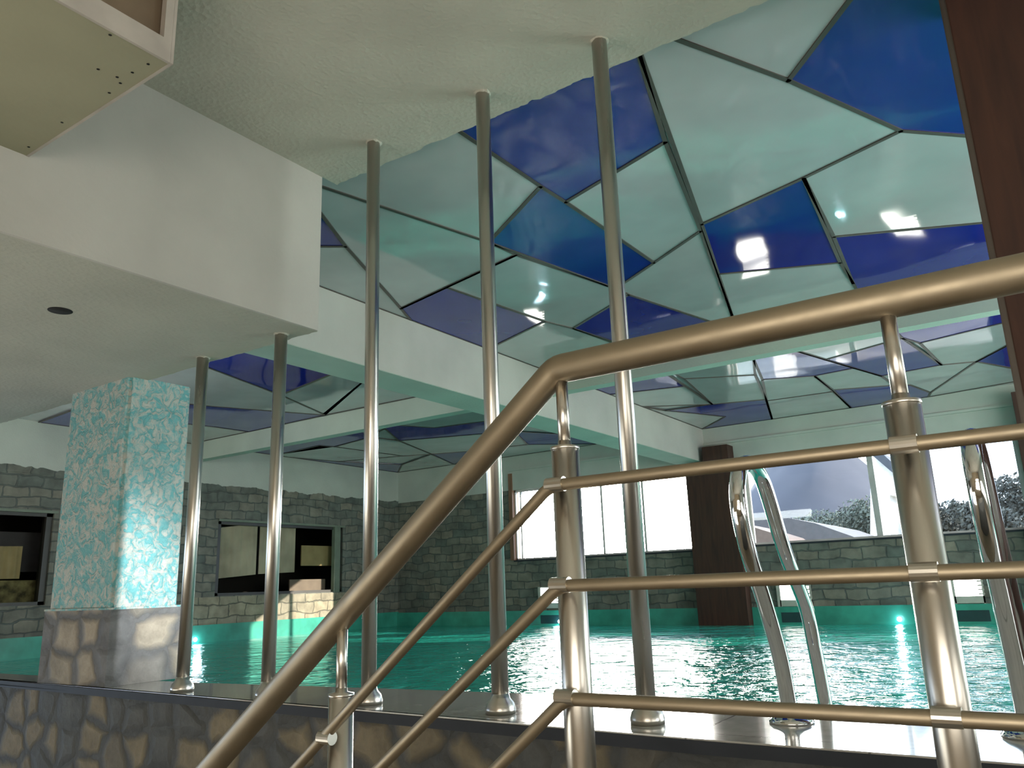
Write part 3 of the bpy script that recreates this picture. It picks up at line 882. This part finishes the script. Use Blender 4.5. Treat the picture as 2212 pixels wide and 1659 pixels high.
def leaf_cloud(bm, c_, rx, ry, rz, n, s):
    for _ in range(n):
        while True:
            v = Vector((random.uniform(-1, 1), random.uniform(-1, 1), random.uniform(-1, 1)))
            if .35 < v.length < 1: break
        p = Vector((c_[0]+v.x*rx, c_[1]+v.y*ry, c_[2]+v.z*rz))
        a = Vector((random.gauss(0, 1), random.gauss(0, 1), random.gauss(0, 1))).normalized()
        b = a.orthogonal().normalized(); c2 = a.cross(b)
        k = s*random.uniform(.6, 1.3)
        bm.faces.new([bm.verts.new(p+b*k*u+c2*k*w*.55) for u, w in ((-1, 0), (0, -1), (1, 0), (0, 1))])
def tree(x, y, h, w, label, mat='leaf', n=2400):
    t = empty('tree', (x, y, -.5)); tag(t, label, 'tree', 'trees beyond the windows')
    tube('trunk', [(x, y, -.5), (x+.05, y, h*.35), (x, y+.1, h*.8)], [.16, .12, .05], 'trunk', t, 10)
    bm = bmesh.new()
    for k in range(7):
        a = random.uniform(0, 6.28); rr_ = w*random.uniform(.1, .55)
        leaf_cloud(bm, (x+rr_*math.cos(a), y+rr_*math.sin(a), h*random.uniform(.45, .82)), w*.5, w*.5, h*.2, n//7*2, .085)
    link('crown', bm, mat, t, recalc=False)
def tx(px, Y): return at_y((px, 1100), Y).x
tree(tx(1725, 40), 40, 3.3, 1.7, 'hazy pale green tree at the left foot of the mountain', 'leafp')
tree(tx(1795, 47), 47, 4.3, 1.8, 'hazy pale green tree in the middle of the mountain view', 'leafp')
tree(tx(1855, 40), 40, 4.3, 1.6, 'hazy pale green tree just left of the window mullion', 'leafp')
tree(tx(1930, 36), 36, 2.8, 1.3, 'low green tree behind the white house post')
tree(tx(2015, 34), 34, 3.1, 1.0, 'green tree left of the tall ladder grab rail')
tree(tx(2060, 40), 40, 3.7, 1.1, 'green tree hidden partly by the ladder grab rail')
tree(tx(2135, 33), 33, 3.3, 1.2, 'green tree right of the tall ladder grab rail')
tree(tx(2200, 38), 38, 4.5, 1.7, 'tallest green tree at the right edge of the window', n=3000)
# white house with a sloping roof
hs = empty('white_house', (at_y((1925, 1100), 31).x, 31, -.5)); tag(hs, 'white house with a dark sloping roof right of the window mullion', 'house')
def extrude_px(name, px, Y, depth, mat, parent):
    ra = [at_y(p, Y) for p in px]; bm = bmesh.new(); m_ = len(ra)
    v = [bm.verts.new((p.x, y, p.z)) for y in (Y, Y+depth) for p in ra]
    bm.faces.new(v[:m_]); bm.faces.new(v[m_:][::-1])
    for i in range(m_): bm.faces.new((v[i], v[(i+1) % m_], v[(i+1) % m_+m_], v[i+m_]))
    return link(name, bm, mat, parent)
extrude_px('gable_wall', ((1880, 980), (1897, 994), (1952, 1042), (1952, 1070), (1922, 1070), (1922, 1200), (1880, 1200)), 31, 3, 'house', hs)
extrude_px('roof', ((1886, 965), (1900, 974), (1960, 1030), (1960, 1048), (1886, 985)), 30.6, 3.8, 'slate', hs)
# pale domed roof in front of the mountain
rp = empty('low_building', (-6, 24, -.5)); tag(rp, 'low building with a pale grey roof at the bottom of the mountain view', 'building')
bm = bmesh.new()
ra = [at_y(p, 24) for p in ((1560, 1180), (1560, 1125), (1640, 1118), (1700, 1118), (1760, 1130), (1862, 1166), (1862, 1180))]
v = [bm.verts.new((p.x, y, p.z)) for y in (24, 30) for p in ra]; m_ = len(ra)
bm.faces.new(v[:m_]); bm.faces.new(v[m_:][::-1])
for i in range(m_): bm.faces.new((v[i], v[(i+1) % m_], v[(i+1) % m_+m_], v[i+m_]))
link('roof', bm, 'roofp', rp)
a, b = at_y((1560, 1180), 23.9), at_y((1862, 1180), 23.9)
box('wall', (a.x, b.x, 24, 30, -.5, a.z), 'house', rp)
rp2 = empty('low_building', (-6.5, 21, -.5)); tag(rp2, 'low building with a peach coloured roof at the lower left of the mountain view', 'building')
ra = [at_y(p, 21) for p in ((1560, 1180), (1560, 1125), (1625, 1138), (1690, 1158), (1720, 1180))]
bm = bmesh.new(); v = [bm.verts.new((p.x, y, p.z)) for y in (21, 23) for p in ra]; m_ = len(ra)
bm.faces.new(v[:m_]); bm.faces.new(v[m_:][::-1])
for i in range(m_): bm.faces.new((v[i], v[(i+1) % m_], v[(i+1) % m_+m_], v[i+m_]))
link('roof', bm, 'roofo', rp2)
box('wall', (ra[0].x, ra[-1].x, 21, 23, -.5, ra[0].z), 'house', rp2)

# ------------------------------------------------------------------ light
wd = bpy.data.worlds.new('world'); SC.world = wd; wd.use_nodes = True
nt = wd.node_tree; bg = nt.nodes['Background']
tc = N(nt, 'ShaderNodeTexCoord')
vm = N(nt, 'ShaderNodeVectorMath', operation='DOT_PRODUCT'); gd = Vector((-7.0, 14, 2.0)).normalized()
L(nt, tc.outputs['Generated'], vm.inputs[0]); vm.inputs[1].default_value = gd
mr = N(nt, 'ShaderNodeMapRange', interpolation_type='SMOOTHSTEP'); mr.inputs[1].default_value = .95; mr.inputs[2].default_value = .988
mr.inputs[3].default_value = 3.3; mr.inputs[4].default_value = 45
L(nt, vm.outputs['Value'], mr.inputs[0])
mc = N(nt, 'ShaderNodeMapRange'); mc.inputs[1].default_value = .95; mc.inputs[2].default_value = .985
L(nt, vm.outputs['Value'], mc.inputs[0])
mx = N(nt, 'ShaderNodeMix', data_type='RGBA'); mx.inputs[6].default_value = (.62, .79, 1, 1); mx.inputs[7].default_value = (1, .97, .9, 1)
L(nt, mc.outputs[0], mx.inputs[0]); L(nt, mx.outputs[2], bg.inputs[0]); L(nt, mr.outputs[0], bg.inputs[1])

sd = bpy.data.lights.new('sun', 'SUN'); sd.energy = 7; sd.angle = math.radians(.6); sd.color = (1, .93, .8)
so = bpy.data.objects.new('sun', sd); COL.objects.link(so)
so.rotation_euler = Vector((1, .6, .35)).to_track_quat('Z', 'Y').to_euler(); so.location = (20, 30, 12)
def area(name, loc, target, sx, sy, en, col, spread=180):
    d = bpy.data.lights.new(name, 'AREA'); d.shape = 'RECTANGLE'; d.size = sx; d.size_y = sy; d.energy = en; d.color = col
    d.spread = math.radians(spread)
    o = bpy.data.objects.new(name, d); COL.objects.link(o); o.location = loc
    o.rotation_euler = (Vector(loc)-Vector(target)).to_track_quat('Z', 'Y').to_euler(); return o
area('rear_fill', (.3, -2.7, .7), (-1.5, 3, 2.2), 5, 1.8, 98, (1, .93, .80))  # added fill behind the camera for the near plaster and stone
area('side_fill', (4.3, .6, .4), (-3, 1.6, 2.6), 4, 1.6, 36, (1, .96, .88))  # added fill from the right, evens the light on the near plaster
area('soffit_fill', (-5.2, -.6, -1.0), (-4.8, .8, 2.2), 4.5, 2.5, 72, (1, .97, .86))  # added upward fill, brightens the low soffit from below
area('hall_fill', (4.4, 8.5, 1.4), (-8, 8.8, 1.8), 8, 2, 300, (.95, 1, .96))  # added fill standing in for daylight from unseen right-hand windows
area('bay_fill', (-9, 3.34, 2.35), (-9, 5.4, 3.3), 6, .25, 34, (.92, 1, .95), 120)  # added fill hidden behind the soffit, brightens the left bay
area('beam_fill', (2.4, 7.2, -.16), (-.6, 7.6, 2.9), 3, 3, 50, (.9, 1, .93))  # added upward fill out of view for the beam undersides
sp = bpy.data.lights.new('column fill spot', 'SPOT'); sp.energy = 2900; sp.spot_size = math.radians(12.5); sp.spot_blend = 1; sp.color = (.95, .98, 1); sp.shadow_soft_size = .22  # added spot out of view that brightens the turquoise column
s2 = bpy.data.objects.new('column_fill', sp); COL.objects.link(s2); s2.location = (2.6, 3.42, .35)
s2.rotation_euler = (Vector((2.6, 3.42, .35))-Vector((-5.3, 3.33, .6))).to_track_quat('Z', 'Y').to_euler()

SC.view_settings.view_transform = 'Standard'; SC.view_settings.look = 'None'
SC.view_settings.gamma = 1; SC.view_settings.use_curve_mapping = False
SC.view_settings.exposure = 0.65
SC.cycles.use_denoising = True
SC.cycles.max_bounces = 8
SC.cycles.sample_clamp_indirect = 6
